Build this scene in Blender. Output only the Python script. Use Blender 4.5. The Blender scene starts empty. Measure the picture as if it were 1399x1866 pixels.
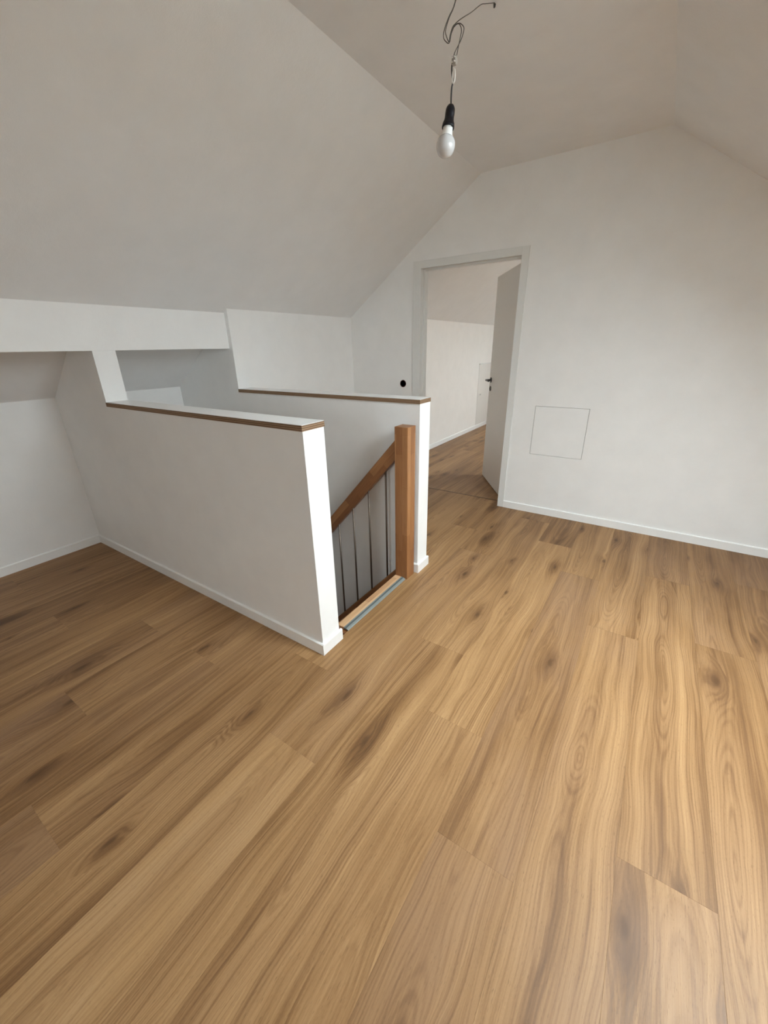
import bpy, bmesh, math, random
from mathutils import Vector, Matrix
from mathutils.geometry import delaunay_2d_cdt

sc = bpy.context.scene
col = sc.collection

# ------------------------------------------------------------------ camera
cam_d = bpy.data.cameras.new('camera')
cam = bpy.data.objects.new('camera', cam_d)
col.objects.link(cam)
RIGHT = Vector((0.83437, 0.550921, -0.017676))
DOWN = Vector((0.198086, -0.329618, -0.9231))
FWD = Vector((-0.514382, 0.766706, -0.384153))
M = Matrix((RIGHT, -DOWN, -FWD)).transposed().to_4x4()
M.translation = Vector((0, 0, 1.3850))
cam.matrix_world = M
cam_d.sensor_fit = 'HORIZONTAL'
cam_d.sensor_width = 36.0
cam_d.lens = 722.18 / 1399 * 36.0
cam_d.clip_start = 0.02
sc.camera = cam

# ------------------------------------------------------------------ daylight
world = bpy.data.worlds.new('overcast_sky')
sc.world = world
world.use_nodes = True
wn = world.node_tree.nodes
bg = wn['Background']
bg.inputs['Strength'].default_value = 16.0
# standard overcast sky: three times brighter overhead than at the horizon, dull ground below it
wt = world.node_tree
w_co = wn.new('ShaderNodeTexCoord')
w_sep = wn.new('ShaderNodeSeparateXYZ')
w_ramp = wn.new('ShaderNodeValToRGB')
w_map = wn.new('ShaderNodeMath'); w_map.operation = 'MULTIPLY_ADD'
w_map.inputs[1].default_value = 0.5; w_map.inputs[2].default_value = 0.5
wt.links.new(w_co.outputs['Generated'], w_sep.inputs[0])
wt.links.new(w_sep.outputs[2], w_map.inputs[0])
wt.links.new(w_map.outputs[0], w_ramp.inputs[0])
SKY_TINT = (0.905, 0.965, 1.025)
w_e = w_ramp.color_ramp.elements
w_e[0].position = 0.49; w_e[0].color = (0.16, 0.165, 0.16, 1)
w_e[1].position = 0.51; w_e[1].color = (*[c * 0.35 for c in SKY_TINT], 1)
w_x = w_e.new(1.0); w_x.color = (*SKY_TINT, 1)
wt.links.new(w_ramp.outputs[0], bg.inputs['Color'])
sc.view_settings.view_transform = 'Standard'
sc.view_settings.look = 'None'
sc.view_settings.gamma = 1.0
sc.view_settings.use_curve_mapping = False
sc.view_settings.exposure = 1.75
cy = sc.cycles
cy.max_bounces = 14
cy.diffuse_bounces = 10
cy.glossy_bounces = 4
cy.transparent_max_bounces = 8
cy.use_denoising = True
cy.caustics_reflective = False
cy.caustics_refractive = False
cy.sample_clamp_indirect = 8.0

# ------------------------------------------------------------------ dimensions (metres)
YG = 3.443            # gable wall, room side
YG2 = 3.568           # gable wall, far side
YREAR = -2.3
YEND = 8.2
XE = -3.444           # left eave wall
XR = 1.824            # right eave wall
XC1, XC2, ZC = -1.396, -0.222, 2.550   # flat ceiling strip
SL = 0.7072           # roof slope
XN = -1.1106          # ends of the half walls
N1, N2 = 1.102, 1.2246
F1, F2 = 2.0115, 2.1358
ZCAP = 1.1135
CT = 0.0247
XK = -2.6595          # knee wall beyond the stairs
XB = -2.695           # face of the boxed beam
BB_H, BB_T = 0.0628, 0.012
ZBOT = -2.4
ROOF_T = 0.22

def z_left(x): return ZC + SL * (x - XC1)
def z_right(x): return ZC - SL * (x - XC2)

# ------------------------------------------------------------------ helpers
def mesh_obj(name, bm, mat, parent=None, smooth=False, recalc=True):
    if recalc:
        bmesh.ops.recalc_face_normals(bm, faces=bm.faces)
    me = bpy.data.meshes.new(name)
    bm.to_mesh(me)
    bm.free()
    if mat is not None:
        me.materials.append(mat)
    if smooth:
        for p in me.polygons:
            p.use_smooth = True
    o = bpy.data.objects.new(name, me)
    col.objects.link(o)
    if parent is not None:
        o.parent = parent
    return o

def struct(o):
    o['kind'] = 'structure'
    return o

def thing(name, label, cat, loc=(0, 0, 0), group=None):
    o = bpy.data.objects.new(name, None)
    col.objects.link(o)
    o.empty_display_size = 0.1
    o.location = loc
    o['label'] = label
    o['category'] = cat
    if group:
        o['group'] = group
    return o

def tag(o, label, cat):
    o['label'] = label
    o['category'] = cat
    return o

def add_box(bm, a, b, bevel=0.0, segs=1):
    x0, y0, z0 = a
    x1, y1, z1 = b
    vs = [bm.verts.new(p) for p in ((x0, y0, z0), (x1, y0, z0), (x1, y1, z0), (x0, y1, z0),
                                    (x0, y0, z1), (x1, y0, z1), (x1, y1, z1), (x0, y1, z1))]
    fs = [bm.faces.new([vs[i] for i in q]) for q in
          ((3, 2, 1, 0), (4, 5, 6, 7), (0, 1, 5, 4), (1, 2, 6, 5), (2, 3, 7, 6), (3, 0, 4, 7))]
    if bevel:
        es = {e for f in fs for e in f.edges}
        bmesh.ops.bevel(bm, geom=list(es), offset=bevel, segments=segs, profile=0.6, affect='EDGES')

def box(name, a, b, mat, parent=None, bevel=0.0, segs=1):
    bm = bmesh.new()
    add_box(bm, a, b, bevel, segs)
    return mesh_obj(name, bm, mat, parent)

def add_slab(bm, outer, holes, to3d, t0, t1):
    """a flat plate: 2D outline with holes, mapped by to3d(u, v, t) at both depths"""
    def area(l): return sum(l[i - 1][0] * l[i][1] - l[i][0] * l[i - 1][1] for i in range(len(l)))
    outer = list(outer) if area(outer) > 0 else list(outer)[::-1]
    loops = [outer] + [list(h) if area(h) < 0 else list(h)[::-1] for h in holes]
    flat = [p for l in loops for p in l]
    edges, k = [], 0
    for l in loops:
        edges += [(k + i, k + (i + 1) % len(l)) for i in range(len(l))]
        k += len(l)
    res = delaunay_2d_cdt([Vector((p[0], p[1])) for p in flat], edges, [], 0, 1e-7)
    pos, orig = res[0], res[3]
    def inside(q, l):
        c = False
        for i in range(len(l)):
            (x1, y1), (x2, y2) = l[i - 1], l[i]
            if (y1 > q[1]) != (y2 > q[1]) and q[0] < (x2 - x1) * (q[1] - y1) / (y2 - y1) + x1:
                c = not c
        return c
    tris = []
    for t in res[2]:
        q = sum((pos[i] for i in t), Vector((0, 0))) / 3
        if inside(q, loops[0]) and not any(inside(q, h) for h in loops[1:]):
            tris.append([orig[i][0] for i in t])
    va = [bm.verts.new(to3d(p[0], p[1], t0)) for p in flat]
    vb = [bm.verts.new(to3d(p[0], p[1], t1)) for p in flat]
    for t in tris:
        try:
            bm.faces.new([va[i] for i in t])
            bm.faces.new([vb[i] for i in reversed(t)])
        except ValueError:
            pass
    k = 0
    for l in loops:
        n = len(l)
        for i in range(n):
            a, b = k + i, k + (i + 1) % n
            bm.faces.new((va[a], va[b], vb[b], vb[a]))
        k += n

def slab(name, outer, holes, to3d, t0, t1, mat, parent=None):
    bm = bmesh.new()
    add_slab(bm, outer, holes, to3d, t0, t1)
    return mesh_obj(name, bm, mat, parent)

def xz(u, v, t): return (u, t, v)      # outline in X/Z, depth along Y
def xy(u, v, t): return (u, v, t)      # outline in X/Y, depth along Z
def yz(u, v, t): return (t, u, v)      # outline in Y/Z, depth along X

def add_tube(bm, pts, r, n=8, cap=True, closed=False):
    pts = [Vector(p) for p in pts]
    rings = []
    m = len(pts)
    ref = None
    for i, p in enumerate(pts):
        if closed:
            d = (pts[(i + 1) % m] - pts[i - 1])
        else:
            d = pts[min(i + 1, m - 1)] - pts[max(i - 1, 0)]
        d.normalize()
        if ref is None:
            ref = d.orthogonal().normalized()
        u = (ref - d * ref.dot(d)).normalized()
        ref = u
        v = d.cross(u)
        rr = r[i] if isinstance(r, (list, tuple)) else r
        rings.append([bm.verts.new(p + (u * math.cos(2 * math.pi * k / n) + v * math.sin(2 * math.pi * k / n)) * rr)
                      for k in range(n)])
    for i in range(m if closed else m - 1):
        A, B = rings[i], rings[(i + 1) % m]
        for k in range(n):
            bm.faces.new((A[k], A[(k + 1) % n], B[(k + 1) % n], B[k]))
    if cap and not closed:
        bm.faces.new(rings[0][::-1])
        bm.faces.new(rings[-1])

def smooth_path(pts, k=4):
    P = [Vector(p) for p in pts]
    out = []
    for i in range(len(P) - 1):
        a, b = P[i], P[i + 1]
        p0 = P[i - 1] if i > 0 else a * 2 - b
        p3 = P[i + 2] if i + 2 < len(P) else b * 2 - a
        for j in range(k):
            t = j / k
            out.append(0.5 * (2 * a + (b - p0) * t + (2 * p0 - 5 * a + 4 * b - p3) * t * t + (3 * a - p0 - 3 * b + p3) * t ** 3))
    out.append(P[-1])
    return out

def tube(name, pts, r, mat, parent=None, n=8, closed=False):
    bm = bmesh.new()
    add_tube(bm, pts, r, n, True, closed)
    return mesh_obj(name, bm, mat, parent, smooth=True)

def lathe(name, origin, axis, prof, mat, parent=None, n=28):
    """prof: (distance along axis, radius)"""
    axis = Vector(axis).normalized()
    u = axis.orthogonal().normalized()
    v = axis.cross(u)
    o = Vector(origin)
    bm = bmesh.new()
    rings = []
    for s, r in prof:
        c = o + axis * s
        if r <= 1e-6:
            rings.append([bm.verts.new(c)])
        else:
            rings.append([bm.verts.new(c + (u * math.cos(2 * math.pi * k / n) + v * math.sin(2 * math.pi * k / n)) * r)
                          for k in range(n)])
    for A, B in zip(rings, rings[1:]):
        for k in range(n):
            q = [A[k % len(A)], A[(k + 1) % len(A)], B[(k + 1) % len(B)], B[k % len(B)]]
            q = list(dict.fromkeys(q))
            if len(q) > 2:
                bm.faces.new(q)
    for R_, rev in ((rings[0], True), (rings[-1], False)):
        if len(R_) > 2:
            bm.faces.new(R_[::-1] if rev else R_)
    return mesh_obj(name, bm, mat, parent, smooth=True)

# ------------------------------------------------------------------ materials
class N:
    """tiny node-graph helper"""
    def __init__(s, name):
        s.m = bpy.data.materials.new(name)
        s.m.use_nodes = True
        s.t = s.m.node_tree
        s.b = s.t.nodes['Principled BSDF']
    def n(s, typ, **kw):
        nd = s.t.nodes.new(typ)
        for k, v in kw.items():
            setattr(nd, k, v)
        return nd
    def l(s, a, b):
        s.t.links.new(a, b)
    def setv(s, sock, v):
        if hasattr(v, 'is_output') or isinstance(v, bpy.types.NodeSocket):
            s.l(v, sock)
        else:
            sock.default_value = v
    def math(s, op, a, b=0.0, c=0.0, clamp=False):
        nd = s.n('ShaderNodeMath', operation=op, use_clamp=clamp)
        s.setv(nd.inputs[0], a); s.setv(nd.inputs[1], b); s.setv(nd.inputs[2], c)
        return nd.outputs[0]
    def vmul(s, v, k):
        nd = s.n('ShaderNodeVectorMath', operation='MULTIPLY')
        s.l(v, nd.inputs[0]); nd.inputs[1].default_value = k
        return nd.outputs[0]
    def vadd(s, a, b):
        nd = s.n('ShaderNodeVectorMath', operation='ADD')
        s.setv(nd.inputs[0], a); s.setv(nd.inputs[1], b)
        return nd.outputs[0]
    def noise(s, v, scale=1.0, detail=2.0, rough=0.5, dist=0.0):
        nd = s.n('ShaderNodeTexNoise')
        s.l(v, nd.inputs['Vector'])
        nd.inputs['Scale'].default_value = scale
        nd.inputs['Detail'].default_value = detail
        nd.inputs['Roughness'].default_value = rough
        nd.inputs['Distortion'].default_value = dist
        return nd.outputs[0]
    def ramp(s, f, pts, interp='LINEAR'):
        nd = s.n('ShaderNodeValToRGB')
        nd.color_ramp.interpolation = interp
        e = nd.color_ramp.elements
        while len(e) > 1:
            e.remove(e[-1])
        e[0].position = pts[0][0]; e[0].color = (*pts[0][1], 1)
        for p, c in pts[1:]:
            x = e.new(p); x.color = (*c, 1)
        s.l(f, nd.inputs[0])
        return nd.outputs[0]
    def remap(s, f, a, b, c=0.0, d=1.0, smooth=False):
        nd = s.n('ShaderNodeMapRange')
        if smooth:
            nd.interpolation_type = 'SMOOTHSTEP'
        s.l(f, nd.inputs[0])
        for i, v in enumerate((a, b, c, d)):
            nd.inputs[i + 1].default_value = v
        return nd.outputs[0]
    def mix(s, f, a, b, mode='MIX'):
        nd = s.n('ShaderNodeMix', data_type='RGBA', blend_type=mode)
        s.setv(nd.inputs[0], f)
        for i, v in ((6, a), (7, b)):
            if isinstance(v, tuple):
                nd.inputs[i].default_value = (*v, 1)
            else:
                s.l(v, nd.inputs[i])
        return nd.outputs[2]
    def bump(s, h, strength, dist):
        nd = s.n('ShaderNodeBump')
        nd.inputs['Strength'].default_value = strength
        nd.inputs['Distance'].default_value = dist
        s.l(h, nd.inputs['Height'])
        s.l(nd.outputs[0], s.b.inputs['Normal'])

def paint(name, c, rough=0.9, bumpy=True, grain=0.02):
    g = N(name)
    co = g.n('ShaderNodeTexCoord').outputs['Object']
    f = g.noise(co, 6.0, 4.0, 0.6)
    lo = tuple(x * (1 - grain) for x in c)
    hi = tuple(min(x * (1 + grain), 0.95) for x in c)
    g.l(g.ramp(f, [(0.3, lo), (0.7, hi)]), g.b.inputs['Base Color'])
    g.b.inputs['Roughness'].default_value = rough
    g.b.inputs['Specular IOR Level'].default_value = 0.25
    if bumpy:
        h = g.math('ADD', g.noise(co, 260.0, 3.0, 0.6), g.noise(co, 40.0, 2.0, 0.5))
        g.bump(h, 0.35, 0.0012)
    return g.m

def plain(name, c, rough=0.5, metal=0.0, spec=0.5, coat=0.0, mottled=0.0, bump=None):
    g = N(name)
    co = g.n('ShaderNodeTexCoord').outputs['Object']
    f = g.noise(co, 30.0, 3.0, 0.6)
    g.l(g.ramp(f, [(0.3, tuple(x * (1 - mottled) for x in c)), (0.7, tuple(x * (1 + mottled) for x in c))]),
        g.b.inputs['Base Color'])
    g.b.inputs['Roughness'].default_value = rough
    g.b.inputs['Metallic'].default_value = metal
    g.b.inputs['Specular IOR Level'].default_value = spec
    g.b.inputs['Coat Weight'].default_value = coat
    if bump:
        g.bump(g.noise(co, bump[0], 2.0, 0.5), bump[1], bump[2])
    return g.m

def oak_floor():
    g = N('oak_laminate')
    tc = g.n('ShaderNodeTexCoord').outputs['Object']
    oi = g.n('ShaderNodeObjectInfo')
    sep = g.n('ShaderNodeSeparateColor')
    g.l(oi.outputs['Color'], sep.inputs[0])
    tone, hue, seed = sep.outputs[0], sep.outputs[1], sep.outputs[2]
    off = g.n('ShaderNodeCombineXYZ')
    g.l(g.math('MULTIPLY', seed, 31.7), off.inputs[0])
    g.l(g.math('MULTIPLY', seed, 87.3), off.inputs[1])
    g.l(g.math('MULTIPLY', seed, 53.1), off.inputs[2])
    p = g.vadd(tc, off.outputs[0])
    sx = g.n('ShaderNodeSeparateXYZ')
    g.l(tc, sx.inputs[0])
    x, y = sx.outputs[0], sx.outputs[1]
    # knots: sparse stretched cells with a wobbly outline
    kv = g.n('ShaderNodeTexVoronoi', feature='F1', voronoi_dimensions='2D')
    kv.inputs['Scale'].default_value = 1.0
    kv.inputs['Randomness'].default_value = 1.0
    wob = g.n('ShaderNodeTexNoise')
    wob.inputs['Scale'].default_value = 14.0
    wob.inputs['Detail'].default_value = 3.0
    g.l(g.vmul(p, (1, 0.5, 1)), wob.inputs['Vector'])
    wv = g.vmul(g.vadd(wob.outputs['Color'], (-0.5, -0.5, -0.5)), (0.04, 0.07, 0))
    kp = g.vmul(g.vadd(p, wv), (5.0, 1.75, 1))
    g.l(kp, kv.inputs['Vector'])
    kd = kv.outputs['Distance']
    kpick = g.n('ShaderNodeSeparateColor')
    g.l(kv.outputs['Color'], kpick.inputs[0])
    kon = g.math('GREATER_THAN', kpick.outputs[0], 0.58)
    ksize = g.remap(kpick.outputs[1], 0, 1, 0.4, 1.2)
    kdn = g.math('DIVIDE', kd, ksize)
    halo = g.math('MULTIPLY', g.remap(kdn, 0.0, 0.45, 1.0, 0.0, True), kon)
    core = g.math('MULTIPLY', g.remap(kdn, 0.015, 0.075, 1.0, 0.0, True), kon)
    kdv = g.n('ShaderNodeVectorMath', operation='SUBTRACT')
    g.l(kp, kdv.inputs[0]); g.l(kv.outputs['Position'], kdv.inputs[1])
    kdx = g.n('ShaderNodeSeparateXYZ')
    g.l(kdv.outputs[0], kdx.inputs[0])
    # cross-grain coordinate: wavy, and parting round each knot
    w1 = g.noise(g.vmul(p, (2.2, 0.75, 1)), 1.0, 2.0, 0.5)
    w2 = g.noise(g.vmul(p, (5.0, 2.6, 1)), 1.0, 2.0, 0.5)
    u = g.math('ADD', x, g.math('MULTIPLY', g.math('SUBTRACT', w1, 0.5), 0.115))
    u = g.math('ADD', u, g.math('MULTIPLY', g.math('SUBTRACT', w2, 0.5), 0.03))
    u = g.math('SUBTRACT', u, g.math('MULTIPLY', g.math('MULTIPLY', kdx.outputs[0], halo), 0.17))
    # growth rings of a log lying along the plank -> cathedral figure
    dep = g.math('ADD', g.math('MULTIPLY', y, 0.06),
                 g.math('MULTIPLY', g.math('SUBTRACT', g.noise(g.vmul(p, (1.0, 1.0, 1)), 1.0, 2.0), 0.5), 0.17))
    dep = g.math('ADD', dep, g.math('MULTIPLY', halo, 0.03))
    uo = g.math('ADD', u, g.math('MULTIPLY', g.math('SUBTRACT', seed, 0.5), 0.12))
    r = g.math('SQRT', g.math('ADD', g.math('MULTIPLY', uo, uo), g.math('MULTIPLY', dep, dep)))
    # broad pale / dark bands and fine lines that follow the grain
    def along(fx, fy, det, ro):
        cb = g.n('ShaderNodeCombineXYZ')
        g.l(g.math('MULTIPLY_ADD', u, fx, g.math('MULTIPLY', seed, 91.0)), cb.inputs[0])
        g.l(g.math('MULTIPLY_ADD', y, fy, g.math('MULTIPLY', seed, 37.0)), cb.inputs[1])
        return g.noise(cb.outputs[0], 1.0, det, ro)
    band = along(15.0, 0.55, 2.0, 0.5)
    band2 = along(60.0, 0.9, 3.0, 0.6)
    line = along(260.0, 1.6, 3.0, 0.6)
    rn = g.n('ShaderNodeCombineXYZ')
    g.l(g.math('MULTIPLY', r, 75.0), rn.inputs[0]); g.l(seed, rn.inputs[1])
    rband = g.noise(rn.outputs[0], 1.0, 2.0, 0.6)
    patch = g.noise(g.vmul(p, (5.0, 1.6, 1)), 1.0, 3.0, 0.6)
    fib = g.noise(g.vmul(p, (330.0, 9.0, 1)), 1.0, 4.0, 0.7)
    pore = g.noise(g.vmul(p, (620.0, 60.0, 1)), 1.0, 1.0, 0.5)
    grit = g.noise(g.vmul(p, (500.0, 160.0, 1)), 1.0, 2.0, 0.6)
    ph = g.math('ADD', g.math('MULTIPLY', r, 760.0), g.math('MULTIPLY', rband, 9.0))
    ring = g.math('POWER', g.math('MULTIPLY_ADD', g.math('SINE', ph), 0.5, 0.5), 2.2)
    v = g.math('MULTIPLY_ADD', g.math('SUBTRACT', band, 0.5), 0.82, 0.51)
    v = g.math('MULTIPLY_ADD', g.math('SUBTRACT', band2, 0.5), 0.60, v)
    v = g.math('MULTIPLY_ADD', g.math('SUBTRACT', rband, 0.5), 0.55, v)
    v = g.math('MULTIPLY_ADD', g.math('SUBTRACT', line, 0.5), 0.50, v)
    v = g.math('MULTIPLY_ADD', g.math('SUBTRACT', patch, 0.5), 0.45, v)
    ramt = g.remap(patch, 0.40, 0.60, 0.04, 0.19)
    v = g.math('SUBTRACT', v, g.math('MULTIPLY', g.math('SUBTRACT', ring, 0.35), ramt))
    v = g.math('MULTIPLY_ADD', g.math('SUBTRACT', fib, 0.5), 0.26, v)
    v = g.math('MULTIPLY_ADD', g.math('SUBTRACT', grit, 0.5), 0.16, v)
    v = g.math('ADD', v, g.math('MULTIPLY', g.math('SUBTRACT', tone, 0.5), 0.85))
    v = g.math('SUBTRACT', v, g.math('MULTIPLY', g.math('POWER', halo, 2.0), 0.34))
    c = g.ramp(v, [(0.0, (0.105, 0.049, 0.018)), (0.3, (0.200, 0.102, 0.040)),
                   (0.55, (0.315, 0.174, 0.074)), (0.8, (0.415, 0.243, 0.109)), (1.0, (0.48, 0.295, 0.143))])
    grey = g.mix(g.math('MULTIPLY', g.remap(hue, 0, 1, 0.1, 0.6), g.remap(patch, 0.38, 0.62, 0.25, 1.0)), c, (0.25, 0.145, 0.085))
    c = g.mix(g.math('MULTIPLY', core, 0.7), grey, (0.085, 0.042, 0.018))
    pm = g.remap(pore, 0.64, 0.74, 0.0, 0.45)
    c = g.mix(pm, c, (0.12, 0.062, 0.028))
    g.l(c, g.b.inputs['Base Color'])
    g.l(g.remap(fib, 0.3, 0.7, 0.40, 0.50), g.b.inputs['Roughness'])
    g.b.inputs['Specular IOR Level'].default_value = 0.25
    h = g.math('SUBTRACT', g.math('MULTIPLY', fib, 0.6), pm)
    g.bump(h, 0.18, 0.0006)
    return g.m

def stave_wood(name, axis='Z', base=(0.40, 0.185, 0.075), light=(0.56, 0.30, 0.135), dark=(0.26, 0.105, 0.04), tilt=0.0):
    """finger-jointed laminated timber: glued staves of changing tone with fine grain along `axis`"""
    g = N(name)
    tc = g.n('ShaderNodeTexCoord').outputs['Object']
    mp = g.n('ShaderNodeMapping')
    if axis == 'Z':
        mp.inputs['Rotation'].default_value = (0, math.radians(90), 0)
    elif tilt:
        mp.inputs['Rotation'].default_value = (0, tilt, 0)
    elif axis == 'Y':
        mp.inputs['Rotation'].default_value = (0, 0, math.radians(90))
    g.l(tc, mp.inputs['Vector'])
    q = mp.outputs[0]                      # X now runs along the grain
    sx = g.n('ShaderNodeSeparateXYZ')
    g.l(q, sx.inputs[0])
    cb = g.n('ShaderNodeCombineXYZ')
    g.l(sx.outputs[0], cb.inputs[0])
    g.l(g.math('ADD', sx.outputs[1], g.math('MULTIPLY', sx.outputs[2], 1.0)), cb.inputs[1])
    br = g.n('ShaderNodeTexBrick')
    br.offset = 0.37
    br.inputs['Color1'].default_value = (0, 0, 0, 1)
    br.inputs['Color2'].default_value = (1, 1, 1, 1)
    br.inputs['Mortar'].default_value = (0.2, 0.2, 0.2, 1)
    br.inputs['Scale'].default_value = 1.0
    br.inputs['Mortar Size'].default_value = 0.0004
    br.inputs['Brick Width'].default_value = 0.31
    br.inputs['Row Height'].default_value = 0.041
    g.l(cb.outputs[0], br.inputs['Vector'])
    st = g.n('ShaderNodeSeparateColor')
    g.l(br.outputs[0], st.inputs[0])
    gr = g.noise(g.vmul(q, (9.0, 160.0, 160.0)), 1.0, 3.0, 0.65)
    gr2 = g.noise(g.vmul(q, (3.0, 30.0, 30.0)), 1.0, 2.0, 0.5)
    v = g.math('MULTIPLY_ADD', g.math('SUBTRACT', st.outputs[0], 0.5), 0.55, 0.5)
    v = g.math('MULTIPLY_ADD', g.math('SUBTRACT', gr, 0.5), 0.7, v)
    v = g.math('MULTIPLY_ADD', g.math('SUBTRACT', gr2, 0.5), 0.5, v)
    g.l(g.ramp(v, [(0.05, dark), (0.5, base), (0.95, light)]), g.b.inputs['Base Color'])
    g.b.inputs['Roughness'].default_value = 0.42
    g.b.inputs['Specular IOR Level'].default_value = 0.4
    g.bump(gr, 0.12, 0.0006)
    return g.m

def plywood():
    g = N('plywood_edge')
    tc = g.n('ShaderNodeTexCoord').outputs['Object']
    sx = g.n('ShaderNodeSeparateXYZ')
    g.l(tc, sx.inputs[0])
    w = g.noise(g.vmul(tc, (14.0, 14.0, 40.0)), 1.0, 2.0, 0.5)
    z = g.math('MULTIPLY_ADD', g.math('SUBTRACT', w, 0.5), 0.002, sx.outputs[2])
    layer = g.math('FRACT', g.math('MULTIPLY', z, 1 / 0.0082))
    f = g.noise(g.vmul(tc, (90.0, 90.0, 900.0)), 1.0, 3.0, 0.6)
    v = g.math('MULTIPLY_ADD', g.math('SUBTRACT', f, 0.5), 0.5, layer)
    c = g.ramp(v, [(0.0, (0.12, 0.062, 0.032)), (0.45, (0.17, 0.095, 0.05)), (0.65, (0.31, 0.20, 0.115)), (0.95, (0.34, 0.22, 0.13))])
    g.l(c, g.b.inputs['Base Color'])
    g.b.inputs['Roughness'].default_value = 0.7
    return g.m

def pane_glass():
    m = bpy.data.materials.new('window_glass')
    m.use_nodes = True
    t = m.node_tree
    t.nodes.clear()
    out = t.nodes.new('ShaderNodeOutputMaterial')
    mx = t.nodes.new('ShaderNodeMixShader')
    tr = t.nodes.new('ShaderNodeBsdfTransparent')
    gl = t.nodes.new('ShaderNodeBsdfGlossy')
    gl.inputs['Roughness'].default_value = 0.02
    tr.inputs[0].default_value = (0.94, 0.97, 0.96, 1)
    mx.inputs[0].default_value = 0.06
    t.links.new(tr.outputs[0], mx.inputs[1])
    t.links.new(gl.outputs[0], mx.inputs[2])
    t.links.new(mx.outputs[0], out.inputs[0])
    return m

M_WALL = paint('wall_paint', (0.85, 0.848, 0.84))
M_WALL2 = paint('wall_paint_next_room', (0.875, 0.85, 0.82))
M_CEIL = paint('ceiling_paint', (0.825, 0.828, 0.83))
M_TRIM = plain('white_lacquer', (0.865, 0.865, 0.855), 0.45, mottled=0.01)
M_FRAME = plain('door_frame_white', (0.745, 0.75, 0.735), 0.42, mottled=0.01)
M_DOOR = plain('door_leaf_white', (0.76, 0.735, 0.70), 0.45, mottled=0.01)
M_LAM = plain('white_laminate', (0.84, 0.85, 0.85), 0.35, mottled=0.005)
M_PLY = plywood()
M_OAK = oak_floor()
M_NEWEL = stave_wood('laminated_oak_upright', 'Z', (0.32, 0.142, 0.054), (0.45, 0.225, 0.095), (0.20, 0.078, 0.029))
M_RAIL = stave_wood('laminated_oak_rail', 'X', (0.27, 0.115, 0.042), (0.38, 0.18, 0.072), (0.17, 0.066, 0.025), tilt=math.atan(1.118))
M_STRIP = stave_wood('laminated_oak_nosing', 'Y', (0.60, 0.37, 0.20), (0.70, 0.47, 0.28), (0.42, 0.21, 0.10))
M_TREAD = stave_wood('laminated_oak_tread', 'Y')
M_STEEL = plain('brushed_steel', (0.22, 0.18, 0.15), 0.5, 1.0, mottled=0.03)
M_DARKMETAL = plain('dark_metal', (0.10, 0.10, 0.10), 0.35, 0.9)
M_GREY = plain('grey_profile', (0.215, 0.235, 0.222), 0.55, 0.0, mottled=0.05)
M_GREYDARK = plain('dark_groove_rubber', (0.085, 0.10, 0.10), 0.7)
M_BLACK = plain('black_plastic', (0.008, 0.008, 0.012), 0.36, spec=0.35, bump=(160.0, 0.5, 0.002))
M_WIRE = plain('grey_wire_insulation', (0.085, 0.08, 0.075), 0.55)
M_CORD = plain('black_cord', (0.02, 0.02, 0.022), 0.5)
M_BULB = plain('opal_bulb', (0.60, 0.60, 0.605), 0.22, coat=0.4)
M_NECK = plain('white_bulb_neck', (0.88, 0.89, 0.88), 0.4)
M_CLEAR = plain('milky_terminal_plastic', (0.42, 0.40, 0.37), 0.2)
M_SCREW = plain('bright_screw_steel', (0.75, 0.74, 0.72), 0.22, 1.0)
M_WHITEPL = plain('white_plastic_link', (0.86, 0.86, 0.84), 0.35)
M_DARKHOLE = plain('dark_red_box_plastic', (0.10, 0.012, 0.010), 0.5)
M_SUB = plain('dark_subfloor', (0.05, 0.04, 0.03), 0.9)
M_GLASS = pane_glass()
M_BROWN = plain('brown_profile', (0.11, 0.062, 0.036), 0.5)

# ------------------------------------------------------------------ shell: floors
X_ST = -1.115          # floor edge at the stairs
STAIR_END = -1.195     # floor edge behind the newel post
sub = [(XE, YREAR), (XR, YREAR), (XR, YEND), (XE, YEND)]
hole = [(XE + 0.001, N2 - 0.06), (XE + 0.001, F1 + 0.06), (STAIR_END, F1 + 0.06), (STAIR_END, 1.893), (X_ST, 1.893), (X_ST, N2 - 0.06)]
floor = struct(slab('floor', sub, [hole], xy, -0.25, -0.0085, M_SUB))

rnd = random.Random(11)
PW, PL = 0.2335, 1.815
joints = {0: 2.145, -1: 0.93, -2: 2.02, -3: 0.705, -4: 1.083, -5: 1.455, -6: 0.66, -7: 1.026, -8: 0.042,
          -9: 0.766, -10: 0.303, -11: 0.752, -12: 1.35, -13: 0.5, 1: 1.1, 2: 0.6}
# planks whose tone stands out: (column, plank from its joint) -> tone, greyness
looks = {(-4, 0): (0.60, 0.0), (-3, 0): (0.44, 0.85), (-1, -1): (0.46, 0.8), (0, 0): (0.42, 0.5), (1, 0): (0.33, 0.5), (1, 1): (0.26, 0.8),
         (2, 0): (0.30, 0.7), (2, 1): (0.28, 0.7), (-7, 0): (0.62, 0.1), (0, -1): (0.40, 0.3), (-8, 0): (0.46, 0.3), (-9, -1): (0.44, 0.5), (-1, 0): (0.44, 0.2), (-2, 0): (0.52, 0.3), (-2, -1): (0.50, 0.5), (-5, 0): (0.52, 0.2), (-6, 0): (0.55, 0.5)}
G = 0.00003

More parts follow.
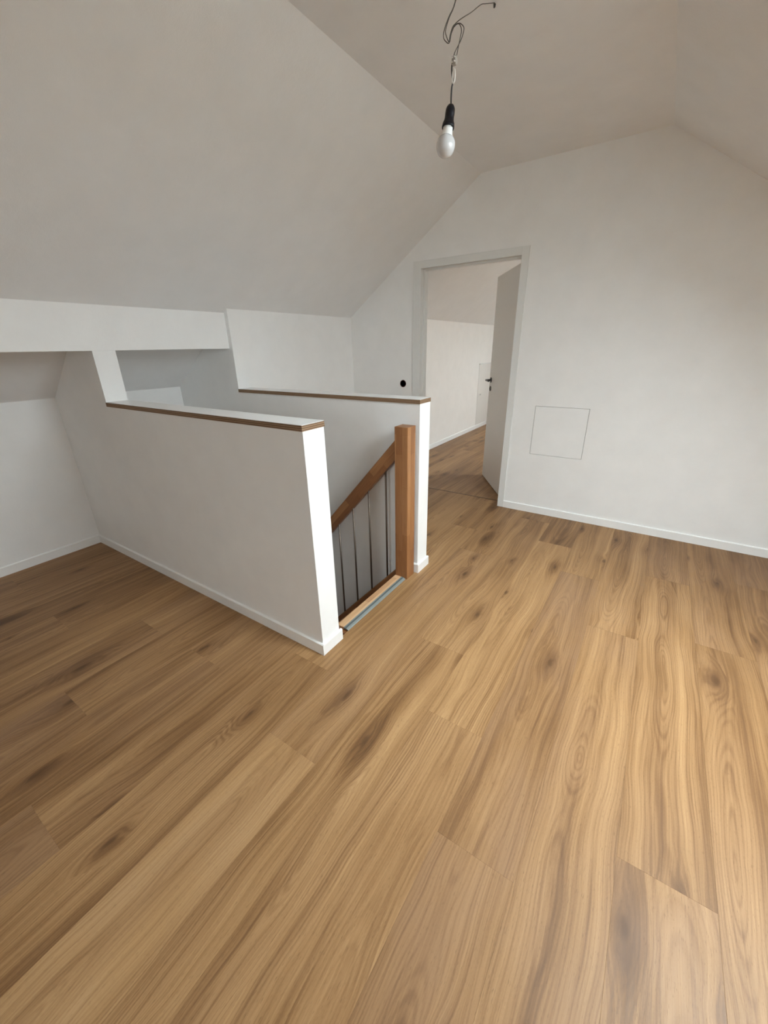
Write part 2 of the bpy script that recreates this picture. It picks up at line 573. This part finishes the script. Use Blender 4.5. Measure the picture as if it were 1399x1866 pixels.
def plank(poly, cx, cy_, tone, hue):
    bm = bmesh.new()
    n = len(poly)
    top_in = []
    # chamfered plate: bottom outline, upper side outline, inset top
    P = [Vector((p[0] - cx, p[1] - cy_)) for p in poly]
    ch = 0.0003
    ins = []
    for i in range(n):
        a, b, c = P[i - 1], P[i], P[(i + 1) % n]
        d1 = (b - a).normalized(); d2 = (c - b).normalized()
        n1 = Vector((-d1.y, d1.x)); n2 = Vector((-d2.y, d2.x))
        ins.append(b + (n1 + n2) * ch)
    vb = [bm.verts.new((p.x, p.y, -0.008)) for p in P]
    vm = [bm.verts.new((p.x, p.y, -0.0004)) for p in P]
    vt = [bm.verts.new((p.x, p.y, 0.0)) for p in ins]
    bm.faces.new(vt)
    bm.faces.new(vb[::-1])
    for i in range(n):
        j = (i + 1) % n
        bm.faces.new((vb[i], vb[j], vm[j], vm[i]))
        bm.faces.new((vm[i], vm[j], vt[j], vt[i]))
    o = mesh_obj('plank', bm, M_OAK, floor, recalc=False)
    o.location = (cx, cy_, 0)
    o.color = (tone, hue, rnd.random(), 1)
    return o

def lay(x0, x1, ya, yb, joint, key):
    """one run of planks between ya and yb in the column x0..x1"""
    ys = [ya]
    k = math.ceil((ya - joint) / PL)
    y = joint + k * PL
    while y < yb - 1e-6:
        if y > ya + 0.02:
            ys.append(y)
        y += PL
    ys.append(yb)
    for a, b in zip(ys, ys[1:]):
        # full plank centre keeps the grain continuous where a wall hides part of it
        full = joint + math.floor(((a + b) / 2 - joint) / PL) * PL
        r2 = random.Random(f'{key}:{round(full, 2)}')
        tone = min(max(r2.gauss(0.5, 0.09), 0.3), 0.7)
        hue = r2.random() ** 1.5
        seed = r2.random()
        tone, hue = looks.get((key, round((full - joint) / PL)), (tone, hue))
        x0_, x1_, a_, b_ = x0 + G, x1 - G, a + G, b - G
        poly = [(x0_, a_), (x1_, a_), (x1_, b_), (x0_, b_)]
        if x0 < X_ST < x1 and a < 1.893 < b + 0.3 and b > N2:      # the plank notched round the stair opening
            lo, hi = max(a_, N2 - 0.05), min(b_, F1 + 0.05)
            poly = [(x0_, a_), (x1_, a_), (x1_, b_)]
            if b_ > hi + 0.01:
                poly += [(x0_, b_), (x0_, hi), (STAIR_END, hi)]
                if lo < 1.893:
                    poly += [(STAIR_END, 1.893), (X_ST, 1.893)]
            else:
                poly += [(X_ST, b_)]
            if a_ < lo - 0.01:
                poly += [(X_ST, lo), (x0_, lo)]
            else:
                poly += [(X_ST, a_)]
                poly = poly[1:]
        o = plank(poly, (x0 + x1) / 2, full + PL / 2, tone, hue)
        o.color = (tone, hue, seed, 1)

i0 = math.floor((XE - 0.404) / PW)
i = i0
while 0.404 + i * PW < XR:
    x0, x1 = max(0.404 + i * PW, XE + 0.002), min(0.404 + (i + 1) * PW, XR - 0.002)
    j = joints.get(i, random.Random(i * 7 + 3).uniform(0, PL))
    if x1 - x0 < 0.02:
        i += 1
        continue
    runs = []
    if x1 < X_ST:
        runs = [(YREAR + 0.003, N1 + 0.04), (F2 - 0.04, YG - 0.001)]
    else:
        runs = [(YREAR + 0.003, YG - 0.001)]
    for a, b in runs:
        lay(x0, x1, a, b, j, i)
    dx0, dx1 = max(x0, -1.877), min(x1, -1.033)      # through the doorway
    if dx1 - dx0 > 0.02:
        lay(dx0, dx1, YG - 0.001, YG2 - 0.006, j, i)
    if x1 > -2.62:
        lay(max(x0, -2.598), x1, YG2 + 0.006, YEND - 0.003, j + 0.9, (i, 'n'))
    i += 1

struct(box('trim_1', (-1.877, YG2 - 0.006, -0.006), (-1.033, YG2 + 0.006, 0.0015), M_BROWN))

# ------------------------------------------------------------------ shell: walls
# gable wall with doorway, inspection-panel recess and box hole
def roof_outline(x0, x1, zb):
    return [(x0, zb), (x1, zb), (x1, z_right(x1) + 0.05), (XC2, ZC + 0.05), (XC1, ZC + 0.05), (x0, z_left(x0) + 0.05)]
PX0, PX1, PZ0, PZ1 = -0.803, -0.399, 0.5225, 0.921
door_hole = [(-1.9, -0.001), (-1.9, 2.02), (-1.012, 2.02), (-1.012, -0.001)]
outer = [(XE - .2, -0.25), (-1.9, -0.25), (-1.9, 2.02), (-1.012, 2.02), (-1.012, -0.25)] + roof_outline(XE - .2, XR + .2, -0.25)[1:]
panel_hole = [(PX0, PZ0), (PX0, PZ1), (PX1, PZ1), (PX1, PZ0)]
HX, HZ, HR = -2.0605, 1.0565, 0.034
box_hole = [(HX + HR * math.cos(a), HZ + HR * math.sin(a)) for a in [2 * math.pi * k / 24 for k in range(24)]]
wall_back = struct(slab('wall_back', outer, [panel_hole, box_hole], xz, YG, YG2, M_WALL))
RW = (-0.20, 0.40, 1.10, 2.0)          # unseen window added behind the camera as fill light: x0, x1, z0, z1
def rw_rect(m): return [(RW[0] - m, RW[2] - m), (RW[1] + m, RW[2] - m), (RW[1] + m, RW[3] + m), (RW[0] - m, RW[3] + m)]
struct(slab('wall_front', roof_outline(XE - .2, XR + .2, -0.25), [rw_rect(0)], xz, YREAR - .2, YREAR, M_WALL))
EW = (-1.45, -0.95, 0.95, 2.0)         # unseen window added in the next room's far wall for floor sheen
def ew_rect(m): return [(EW[0] - m, EW[2] - m), (EW[1] + m, EW[2] - m), (EW[1] + m, EW[3] + m), (EW[0] - m, EW[3] + m)]
struct(slab('wall_back', roof_outline(XE - .2, XR + .2, -0.25), [ew_rect(0)], xz, YEND, YEND + .2, M_WALL))
struct(box('wall_left', (XE - 0.2, YREAR, ZBOT - 0.1), (XE, YEND, z_left(XE) + 0.02), M_WALL))
struct(box('wall_right', (XR, YREAR, -0.25), (XR + 0.2, YEND, z_right(XR) + 0.02), M_WALL))
# knee wall between far half wall and gable, and the one in the next room
struct(slab('wall_left', [(XK, -0.009), (XK, z_left(XK) + 0.02), (XK - 0.1, z_left(XK - 0.1) + 0.02), (XK - 0.1, -0.009)], [], xz, F2 - 0.005, YG + 0.002, M_WALL))
X2 = -2.598
struct(slab('wall_left', [(X2, -0.009), (X2, z_left(X2) - 0.0), (X2 - 0.1, z_left(X2 - 0.1) + 0.02), (X2 - 0.1, -0.009)],
            [], xz, YG2, YEND, M_WALL2))

# ------------------------------------------------------------------ shell: ceilings
struct(box('ceiling', (XC1 - 0.02, YREAR, ZC), (XC2 + 0.02, YEND, ZC + 0.2), M_CEIL))
sl = math.hypot(1, SL)
def left_slope(u, v, t):      # u: X, v: Y, t: height normal to the slope
    return (u - t * SL / sl, v, z_left(u) + t / sl)
def right_slope(u, v, t):
    return (u + t * SL / sl, v, z_right(u) + t / sl)
struct(slab('ceiling', [(XE - .2, YREAR), (XC1, YREAR), (XC1, YEND), (XE - .2, YEND)], [], left_slope, 0, 0.2, M_CEIL))
# roof windows in deep reveals: x0, x1, y0, y1 of the opening on the room side
SKY = [(0.10, 1.32, 0.98, 1.92), (0.10, 1.32, 4.95, 5.75)]
def rect(s, m=0.0): return [(s[0] - m, s[2] - m), (s[1] + m, s[2] - m), (s[1] + m, s[3] + m), (s[0] - m, s[3] + m)]
def outer_rect(s, t):      # level head reveal, plumb sill reveal
    return (s[0] + t / (sl * SL), s[1] - t * SL / sl, s[2], s[3])
def right_splay(u, v, t):
    if t > 0:
        for s in SKY:
            if s[2] - 1e-4 < v < s[3] + 1e-4:
                if abs(u - s[0]) < 1e-5: u = u + t / (sl * SL)
                elif abs(u - s[1]) < 1e-5: u = u - t * SL / sl
    return right_slope(u, v, t)
struct(slab('ceiling', [(XC2, YREAR), (XR + .2, YREAR), (XR + .2, YEND), (XC2, YEND)], [rect(s) for s in SKY], right_splay, 0, ROOF_T, M_CEIL))

def portal(w_, h_, m):      # only guides the sampling of the sky through an opening
    ld = bpy.data.lights.new('daylight_portal', 'AREA')
    ld.shape = 'RECTANGLE'
    ld.size, ld.size_y = w_, h_
    ld.cycles.is_portal = True
    lo = bpy.data.objects.new('daylight_portal', ld)
    col.objects.link(lo)
    lo.matrix_world = m

for k, s_in in enumerate(SKY):
    s = outer_rect(s_in, ROOF_T)
    w = struct(bpy.data.objects.new('window_%d' % (k + 1), None))
    col.objects.link(w)
    bm = bmesh.new()
    add_slab(bm, rect(s, 0.05), [rect(s, -0.035)], right_slope, ROOF_T + 0.001, ROOF_T + 0.06)
    mesh_obj('window_frame', bm, M_TRIM, w)
    bm = bmesh.new()
    add_slab(bm, rect(s, -0.034), [], right_slope, ROOF_T + 0.03, ROOF_T + 0.034)
    mesh_obj('pane', bm, M_GLASS, w)
    c = Vector(right_slope((s[0] + s[1]) / 2, (s[2] + s[3]) / 2, ROOF_T + 0.065))
    zax = Vector((SL, 0, 1)).normalized()        # outward
    xax = Vector((1, 0, -SL)).normalized()
    yax = zax.cross(xax)
    m = Matrix((xax, yax, zax)).transposed().to_4x4()
    m.translation = c
    portal((s[1] - s[0]) * sl, s[3] - s[2], m)

def fill_window(name, R_, rf, y, out):      # an upright unseen window, added for its light: opening R_ = x0, x1, z0, z1 in the wall face at y, outside towards `out`
    w = struct(bpy.data.objects.new(name, None))
    col.objects.link(w)
    bm = bmesh.new()
    add_slab(bm, rf(0), [rf(-0.06)], xz, y + out * 0.09, y + out * 0.15)
    mesh_obj('window_frame', bm, M_TRIM, w)
    bm = bmesh.new()
    add_slab(bm, rf(-0.06), [], xz, y + out * 0.118, y + out * 0.122)
    mesh_obj('pane', bm, M_GLASS, w)
    m = Matrix((Vector((-out, 0, 0)), Vector((0, 0, 1)), Vector((0, out, 0)))).transposed().to_4x4()
    m.translation = ((R_[0] + R_[1]) / 2, y + out * 0.16, (R_[2] + R_[3]) / 2)
    portal(R_[1] - R_[0], R_[3] - R_[2], m)

fill_window('window_3', RW, rw_rect, YREAR, -1)
fill_window('window_4', EW, ew_rect, YEND, 1)

# ------------------------------------------------------------------ half walls round the stairs
def base_board(parent, name, a, b, face):
    """skirting with a small chamfer on its room-side top edge; face: '+x' '-x' '+y' '-y'"""
    x0, y0, z0 = a
    x1, y1, z1 = b
    c = 0.004
    if face in ('-y', '+y'):
        f, bk = (y0, y1) if face == '-y' else (y1, y0)
        s = 1 if bk > f else -1
        pr = [(f, z0), (f, z1 - c), (f + s * c, z1), (bk, z1), (bk, z0)]
        bm = bmesh.new()
        add_slab(bm, pr, [], yz, x0, x1)
    else:
        f, bk = (x1, x0) if face == '+x' else (x0, x1)
        s = 1 if bk > f else -1
        pr = [(f, z0), (f, z1 - c), (f + s * c, z1), (bk, z1), (bk, z0)]
        bm = bmesh.new()
        add_slab(bm, pr, [], xz, y0, y1)
    return mesh_obj(name, bm, M_TRIM, parent)

BX2 = -2.82      # back of the boxed beam
ZB0 = 1.3948
near = thing('parapet', 'nearer white half-height wall in front of the stairs, plywood-edged white cap', 'wall', (XN, N1, 0))
far_ = thing('parapet', 'farther white half-height wall behind the wooden newel post, plywood-edged cap', 'wall', (XN, F1, 0))
def under(parent, o):
    o.parent = parent
    o.matrix_parent_inverse = Matrix.Translation(parent.location).inverted()
    return o
zt = ZCAP - CT
XF = XN + 0.018
ZF = ZCAP - 0.0022
under(near, slab('wall_body', [(XN, -0.25), (XN, zt), (XB, zt), (XB, -0.25)], [], xz, N1, N2, M_WALL))
under(far_, slab('wall_body', [(XF, -0.25), (XF, ZF - CT), (XK, ZF - CT), (XK, -0.25)], [], xz, F1, F2, M_WALL))
# the same walls run on to the eave at full height, and on down the stairwell
struct(slab('wall_front', [(XB - 0.00006, ZBOT), (XB - 0.00006, ZB0 - 0.0005), (BX2, ZB0 - 0.0005), (BX2, z_left(BX2) + 0.02),
        (XE, z_left(XE) + 0.02), (XE, ZBOT)], [], xz, N1, N2, M_WALL))
struct(slab('wall_back', [(XK - 0.00006, ZBOT), (XK - 0.00006, z_left(XK) + 0.02),
        (XE, z_left(XE) + 0.02), (XE, ZBOT)], [], xz, F1, F2, M_WALL))
def cap(parent, x0, x1, y0, y1, z1):
    c = under(parent, box('cap_board', (x0, y0, z1 - CT), (x1, y1, z1 - 0.0016), M_PLY))
    c2 = box('laminate_top', (x0 + 0.0006, y0 + 0.0006, z1 - 0.0016), (x1 - 0.0006, y1 - 0.0006, z1), M_LAM)
    under(parent, c2)
    c2.parent = c
    c2.matrix_parent_inverse = Matrix.Identity(4)
    return c
cap(near, XB, XN + 0.001, N1 - 0.004, N2 + 0.004, ZCAP)
cap(far_, XK, XF + 0.001, F1 - 0.004, F2 + 0.004, ZCAP - 0.0022)
T = BB_T
under(near, base_board(None, 'baseboard', (XB, N1 - T, 0), (XN + T, N1, BB_H), '-y'))
struct(base_board(None, 'baseboard_front', (XE + T, N1 - T, 0), (XB, N1, BB_H), '-y'))
under(near, base_board(None, 'baseboard', (XN, N1, 0), (XN + T, N2 + T, BB_H), '+x'))
under(far_, base_board(None, 'baseboard', (XF, F1 - T, 0), (XF + T, F2 + T, BB_H), '+x'))
under(far_, base_board(None, 'baseboard', (XF - 0.07, F1 - T, 0.001), (XF, F1, BB_H), '-y'))
under(far_, base_board(None, 'baseboard', (XK, F2, 0), (XF, F2 + T, BB_H), '+y'))

struct(box('wall_front', (XB, N1, ZBOT), (XN, N2, -0.25002), M_WALL))
struct(box('wall_back', (XK, F1, ZBOT), (XF, F2, -0.25002), M_WALL))

# boxed beam under the slope
beam = slab('trim_2', [(XB, ZB0), (XB, z_left(XB) + 0.003), (BX2, z_left(BX2) + 0.003), (BX2, ZB0)], [], xz, YREAR, F1, M_WALL)
struct(beam)
beam['label'] = 'white boxed-in beam running under the sloped ceiling above the eave'

# skirtings of the shell
struct(base_board(None, 'baseboard_left', (XE, YREAR, 0), (XE + T, N1, BB_H), '+x'))
struct(base_board(None, 'baseboard_back', (-0.979, YG - T, 0), (XR, YG, BB_H), '-y'))
struct(base_board(None, 'baseboard_back', (XK, YG - T, 0), (-1.951, YG, BB_H), '-y'))
struct(base_board(None, 'baseboard_right', (XR - T, YREAR, 0), (XR, YG - T, BB_H), '-x'))
struct(base_board(None, 'baseboard_front', (XE + T, YREAR, 0), (XR - T, YREAR + T, BB_H), '+y'))
struct(base_board(None, 'baseboard_left', (XK, F2 + T, 0), (XK + T, YG - T, BB_H), '+x'))
struct(base_board(None, 'baseboard_left', (X2, YG2, 0), (X2 + T, YEND, BB_H), '+x'))

# ------------------------------------------------------------------ stairwell shell and staircase
struct(box('wall_right', (X_ST + 0.004, N2 - 0.06, ZBOT), (X_ST + 0.1, F1 + 0.06, -0.2505), M_WALL))
struct(box('floor', (XE, N2 - 0.06, ZBOT - 0.1), (X_ST + 0.1, F1 + 0.06, ZBOT), M_TREAD))

st = thing('staircase', 'wooden stairs going down between the half walls, with newel post and slim steel balusters', 'staircase', (-1.15, 1.55, 0))
def S(o): return under(st, o)
S(box('newel_post', (-1.190, 1.8945, 0.0005), (-1.103, 1.9835, 0.9725), M_NEWEL, bevel=0.003, segs=2))
YRL = 1.918
def sheared(name, x0, x1, ztop0, slope, h, y0, y1, mat, clip=None):
    pr = [(x0, ztop0), (x0, ztop0 - h), (x1, ztop0 - h + slope * (x1 - x0)), (x1, ztop0 + slope * (x1 - x0))]
    bm = bmesh.new()
    add_slab(bm, pr, [], xz, y0, y1)
    bmesh.ops.bevel(bm, geom=[e for e in bm.edges if abs(e.verts[0].co.y - e.verts[1].co.y) < 1e-6], offset=0.004, segments=2, affect='EDGES')
    return mesh_obj(name, bm, mat)
SLP = 1.118
X_BOT = -3.2
# the rail's own frame follows its slope so that the staves run along it
hr = sheared('handrail', -1.1895, X_BOT, 0.905, SLP, 0.118, YRL, YRL + 0.042, M_RAIL)
S(hr)
S(sheared('stringer', -1.191, X_BOT, 0.048, SLP, 0.30, YRL, YRL + 0.045, M_RAIL))
xb = -1.283
nb = 0
while xb > X_BOT + 0.1:
    zl = 0.048 + SLP * (xb + 1.191) - 0.01
    zh = 0.905 + SLP * (xb + 1.1895) - 0.118 + 0.012
    yb = YRL + 0.021
    if zl > ZBOT:
        S(tube('baluster', [(xb, yb, zl), (xb, yb, zh)], 0.0062, M_STEEL, n=10))
    xb -= 0.1335
    nb += 1
# near stringer, hidden behind the nearer half wall
S(slab('stringer', [(-1.121, -0.012), (-1.19, -0.012), (X_BOT, -0.012 + SLP * (X_BOT + 1.19)), (X_BOT, -0.31 + SLP * (X_BOT + 1.19)), (-1.19, -0.31), (-1.121, -0.31)],
       [], xz, N2 + 0.006, N2 + 0.05, M_RAIL))
for k in range(1, 12):
    xa = -1.15 - 0.179 * k
    S(box('tread', (xa - 0.045, N2 + 0.052, -0.2 * k - 0.04), (xa + 0.199, YRL - 0.002, -0.2 * k), M_TREAD, bevel=0.004))
    S(box('added_riser', (xa + 0.176, N2 + 0.052, -0.2 * k + 0.0005), (xa + 0.194, YRL - 0.002, -0.2 * k + 0.1595), M_TREAD))  # unseen risers, added to bounce warm light inside the stairwell
# landing nosing with its grey profile
nos = S(box('nosing', (-1.190, 1.300, -0.17), (-1.1455, 1.8938, 0.0105), M_STRIP, bevel=0.003, segs=2))
S(box('nosing_core', (-1.1453, 1.300, -0.17), (-1.1157, 1.8938, -0.0005), M_RAIL))
bm = bmesh.new()
pr = [(-1.1455, 0.0), (-1.1455, 0.0095), (-1.141, 0.0098), (-1.119, 0.0045), (-1.1135, 0.0006), (-1.1155, 0.0002), (-1.117, 0.0)]
add_slab(bm, pr, [], xz, 1.2995, 1.8938)
ms = mesh_obj('metal_profile', bm, M_GREY)
ms['label'] = 'grey metal transition profile along the landing edge'
S(ms)
bm = bmesh.new()
add_slab(bm, [(-1.1375, 0.0088), (-1.1375, 0.0104), (-1.1295, 0.0084), (-1.1295, 0.0068)], [], xz, 1.3005, 1.8935)
gr = mesh_obj('groove_insert', bm, M_GREYDARK)
S(gr)
gr.parent = ms
gr.matrix_parent_inverse = Matrix.Identity(4)
S(box('edge_block', (-1.190, N2 + 0.051, -0.17), (-1.1155, 1.2995, -0.008), M_RAIL))

# ------------------------------------------------------------------ doorway
d1 = struct(bpy.data.objects.new('door_1', None))
col.objects.link(d1)
d1['label'] = 'white door standing open into the next room'
DX0, DX1, DZ = -1.8767, -1.0331, 1.995
AX0, AX1, AZ = -1.9511, -0.9785, 2.0501
fr = bpy.data.objects.new('door_frame', None)
col.objects.link(fr)
fr.parent = d1
PR = 0.011
for nm, a, b in (('architrave', (AX0, YG - PR, 0), (DX0, YG - 0.0005, AZ)), ('architrave', (DX1, YG - PR, 0), (AX1, YG - 0.0005, AZ)),
                 ('architrave', (DX0, YG - PR, DZ), (DX1, YG - 0.0005, AZ))):
    box(nm, a, b, M_FRAME, fr, bevel=0.0012)
LY = YG2 + 0.003
for nm, a, b in (('jamb', (-1.899, YG - 0.0004, 0), (DX0 - 0.004, LY, 2.019)), ('jamb', (DX1 + 0.004, YG - 0.0004, 0), (-1.013, LY, 2.019)),
                 ('jamb', (DX0 - 0.004, YG - 0.0004, DZ + 0.004), (DX1 + 0.004, LY, 2.019))):
    box(nm, a, b, M_FRAME, fr)
for a, b in (((DX0 - 0.004, YG + 0.045, 0), (DX0 + 0.012, YG + 0.083, DZ)), ((DX1 - 0.012, YG + 0.045, 0), (DX1 + 0.004, YG + 0.083, DZ)),
             ((DX0 + 0.012, YG + 0.045, DZ - 0.012), (DX1 - 0.012, YG + 0.083, DZ + 0.004))):
    box('door_stop', a, b, M_FRAME, fr, bevel=0.001)
for a, b in (((AX0, YG2 + 0.0005, 0), (DX0 - 0.02, YG2 + PR, AZ)), ((DX0 - 0.02, YG2 + 0.0005, DZ + 0.02), (DX1 + 0.02, YG2 + PR, AZ)),
             ((DX1 + 0.02, YG2 + 0.0005, 0), (AX1, YG2 + PR, AZ))):
    box('architrave', a, b, M_FRAME, fr, bevel=0.0012)
# leaf, swung into the next room on its right-hand hinges
leaf = bpy.data.objects.new('door_leaf', None)
col.objects.link(leaf)
leaf.parent = d1
HG = Vector((-1.040, 3.586, 0))
FREE = Vector((-1.494, 4.272, 0))
dl = (FREE - HG)
Wd = dl.length
dl.normalize()
nl = Vector((dl.y, -dl.x, 0))           # away from the camera side
if nl.x < 0: nl = -nl
mm = Matrix((dl, nl, Vector((0, 0, 1)))).transposed().to_4x4()
mm.translation = HG
leaf.matrix_world = mm                   # local: X along leaf, Y through it, Z up
box('leaf_panel', (0, 0, 0.009), (Wd, 0.04, 1.988), M_DOOR, leaf, bevel=0.0015)
bx = Wd - 0.062
HZ_ = 1.05
def both(y0, sgn):
    hd = lathe('handle_rose', (bx, y0, HZ_), (0, sgn, 0), [(0, 0.0), (0, 0.026), (0.006, 0.026), (0.009, 0.022), (0.009, 0.0)], M_DARKMETAL, leaf)
    tube('lever', smooth_path([(bx, y0 + sgn * 0.006, HZ_), (bx, y0 + sgn * 0.04, HZ_), (bx - 0.006, y0 + sgn * 0.052, HZ_), (bx - 0.02, y0 + sgn * 0.056, HZ_), (bx - 0.12, y0 + sgn * 0.055, HZ_)], 4),
         0.0095, M_DARKMETAL, hd, n=12)
    lathe('keyhole_rose', (bx, y0, HZ_ - 0.085), (0, sgn, 0), [(0, 0.0), (0, 0.025), (0.006, 0.025), (0.009, 0.02), (0.009, 0.008), (0.003, 0.007), (0.003, 0.0)], M_DARKMETAL, leaf)
both(-0.0003, -1)
both(0.0403, 1)
for hz in (0.25, 1.75):
    tube('hinge', [(-0.006, 0.0, hz - 0.05), (-0.006, 0.0, hz + 0.05)], 0.0075, M_STEEL, leaf, n=12)

# ------------------------------------------------------------------ small wall fittings
pn = thing('inspection_panel', 'flush square white inspection panel low on the gable wall beside the open door', 'panel', (-0.6, YG, 0.72))
g_ = 0.0026
under(pn, box('panel_leaf', (PX0 + g_, YG + 0.0006, PZ0 + g_), (PX1 - g_, YG + 0.02, PZ1 - g_), M_WALL, bevel=0.0006))
bm = bmesh.new()
add_slab(bm, [(PX0 + .0002, PZ0 + .0002), (PX0 + .0002, PZ1 - .0002), (PX1 - .0002, PZ1 - .0002), (PX1 - .0002, PZ0 + .0002)],
         [[(PX0 + .03, PZ0 + .03), (PX0 + .03, PZ1 - .03), (PX1 - .03, PZ1 - .03), (PX1 - .03, PZ0 + .03)]], xz, YG + 0.021, YG + 0.03)
under(pn, mesh_obj('panel_frame', bm, M_SUB))

jb = thing('junction_box', 'empty round dark red electrical box in the wall between knee wall and door frame', 'wall box', (HX, YG, HZ))
under(jb, lathe('box_shell', (HX, YG + 0.001, HZ), (0, 1, 0), [(0.0, HR - 0.004), (0.0, HR - 0.0006), (0.058, HR - 0.0006), (0.058, 0.0), (0.056, 0.0), (0.056, HR - 0.004), (0.0, HR - 0.004)], M_DARKHOLE, n=24))
under(jb, tube('wire_stub', smooth_path([(HX, YG + 0.055, HZ + 0.01), (HX + 0.008, YG + 0.035, HZ + 0.012), (HX - 0.006, YG + 0.02, HZ - 0.005), (HX + 0.004, YG + 0.03, HZ - 0.015)], 4), 0.003, M_CORD))

ad = thing('storage_hatch', 'low white storage hatch with a small knob in the wall seen through the doorway', 'hatch', (X2, 6.85, 0))
under(ad, box('leaf_panel', (X2 + 0.0005, 6.855, 0.068), (X2 + 0.005, 7.56, 1.081), M_DOOR, bevel=0.0015))
under(ad, box('top_rail', (X2 + 0.0005, 6.85, 1.083), (X2 + 0.016, 7.565, 1.097), M_FRAME, bevel=0.001))
under(ad, lathe('knob', (X2 + 0.005, 6.949, 0.59), (1, 0, 0), [(0, 0.0), (0, 0.007), (0.012, 0.006), (0.016, 0.014), (0.026, 0.015), (0.031, 0.008), (0.031, 0.0)], M_TRIM))

# ------------------------------------------------------------------ hanging bulb
lamp = thing('hanging_bulb', 'bare unlit white bulb in a black socket hanging on loose wires from the ceiling', 'lamp', (-0.731, 1.52, 2.55))
def Lp(o): return under(lamp, o)
TOP = Vector((-0.7315, 1.52, 2.0965))
AXS = (Vector((-0.7375, 1.494, 1.956)) - TOP).normalized()
Lp(lathe('socket', TOP, AXS, [(0.0, 0.0), (0.0, 0.0075), (0.003, 0.0105), (0.008, 0.0132), (0.013, 0.0148), (0.020, 0.0150), (0.026, 0.0152), (0.029, 0.0148), (0.036, 0.0150), (0.044, 0.0164), (0.050, 0.0190), (0.058, 0.0200), (0.0615, 0.0200), (0.0615, 0.0172), (0.055, 0.0)], M_BLACK))
nk = [(0.058, 0.0), (0.058, 0.0152), (0.070, 0.0156), (0.079, 0.0172), (0.0865, 0.0203)]
Lp(lathe('bulb_neck', TOP, AXS, nk, M_NECK))
gl = [(0.0865, 0.0205), (0.090, 0.0243), (0.096, 0.0279), (0.103, 0.0297), (0.110, 0.0302)]
for k in range(1, 11):
    a = math.radians(k * 9)
    gl.append((0.110 + 0.0315 * math.sin(a), 0.0302 * math.cos(a) if k < 10 else 0.0))
Lp(lathe('bulb_globe', TOP, AXS, gl, M_BULB, n=36))
Lp(tube('cord', smooth_path([(-0.7315, 1.52, 2.0945), (-0.732, 1.52, 2.118), (-0.731, 1.52, 2.138), (-0.728, 1.52, 2.151), (-0.733, 1.522, 2.168), (-0.736, 1.525, 2.184), (-0.734, 1.522, 2.195)], 4), 0.0026, M_CORD))
# strain-relief link
ring = []
for k in range(20):
    a = 2 * math.pi * k / 20
    ring.append((-0.7235 + 0.0045 * math.cos(a) , 1.515, 2.161 + 0.0165 * math.sin(a)))
Lp(tube('cord_link', ring, 0.0021, M_WHITEPL, n=8, closed=True))
# two-pole terminal block with its screws
tb = Lp(box('terminal_block', (-0.7325, 1.513, 2.188), (-0.7175, 1.526, 2.2085), M_CLEAR, bevel=0.002))
for xs in (-0.7290, -0.7210):
    for zs in (2.193, 2.2035):
        s = lathe('terminal_screw', (xs, 1.5135, zs), (0, -1, 0), [(0, 0.0), (0, 0.0032), (0.004, 0.0032), (0.005, 0.002), (0.005, 0.0)], M_SCREW, n=10)
        under(lamp, s)
        s.parent = tb
        s.matrix_parent_inverse = Matrix.Identity(4)
for s in list(tb.children):
    s.matrix_parent_inverse = (Matrix.Translation(lamp.location) @ Matrix.Translation(-Vector(lamp.location))).inverted()
A = [(-0.781, 1.955, 2.545), (-0.78, 1.93, 2.532), (-0.768, 1.84, 2.485), (-0.759, 1.78, 2.452), (-0.739, 1.66, 2.373), (-0.726, 1.58, 2.323), (-0.723, 1.54, 2.297), (-0.73, 1.525, 2.284), (-0.736, 1.52, 2.276), (-0.743, 1.52, 2.261), (-0.743, 1.515, 2.242)]
B = [(-0.712, 1.55, 2.55), (-0.716, 1.54, 2.44), (-0.729, 1.52, 2.332), (-0.75, 1.52, 2.302), (-0.763, 1.52, 2.28), (-0.765, 1.52, 2.263), (-0.755, 1.515, 2.249), (-0.742, 1.512, 2.24), (-0.744, 1.525, 2.264), (-0.737, 1.525, 2.279), (-0.724, 1.528, 2.284), (-0.713, 1.53, 2.281), (-0.703, 1.53, 2.27), (-0.703, 1.527, 2.257), (-0.708, 1.523, 2.241), (-0.717, 1.52, 2.227), (-0.724, 1.518, 2.217), (-0.728, 1.518, 2.208)]
C_ = [(-0.720, 1.552, 2.55), (-0.722, 1.545, 2.44), (-0.733, 1.53, 2.338), (-0.753, 1.53, 2.307), (-0.763, 1.53, 2.286), (-0.762, 1.528, 2.273), (-0.746, 1.522, 2.247), (-0.747, 1.535, 2.271), (-0.738, 1.535, 2.284), (-0.726, 1.538, 2.289), (-0.718, 1.54, 2.281), (-0.713, 1.535, 2.266), (-0.715, 1.53, 2.246), (-0.717, 1.526, 2.23), (-0.718, 1.522, 2.214), (-0.72, 1.52, 2.207)]
Lp(tube('wire', smooth_path(A, 4), 0.0012, M_WIRE, n=6))
Lp(tube('wire', smooth_path(B, 4), 0.0013, M_WIRE, n=6))
Lp(tube('wire', smooth_path(C_, 4), 0.0013, M_WIRE, n=6))
Lp(tube('ceiling_hook', smooth_path([(-0.785, 1.965, 2.551), (-0.7845, 1.964, 2.543), (-0.783, 1.961, 2.537), (-0.779, 1.955, 2.5345), (-0.776, 1.95, 2.538)], 4), 0.0032, M_DARKMETAL, n=8))
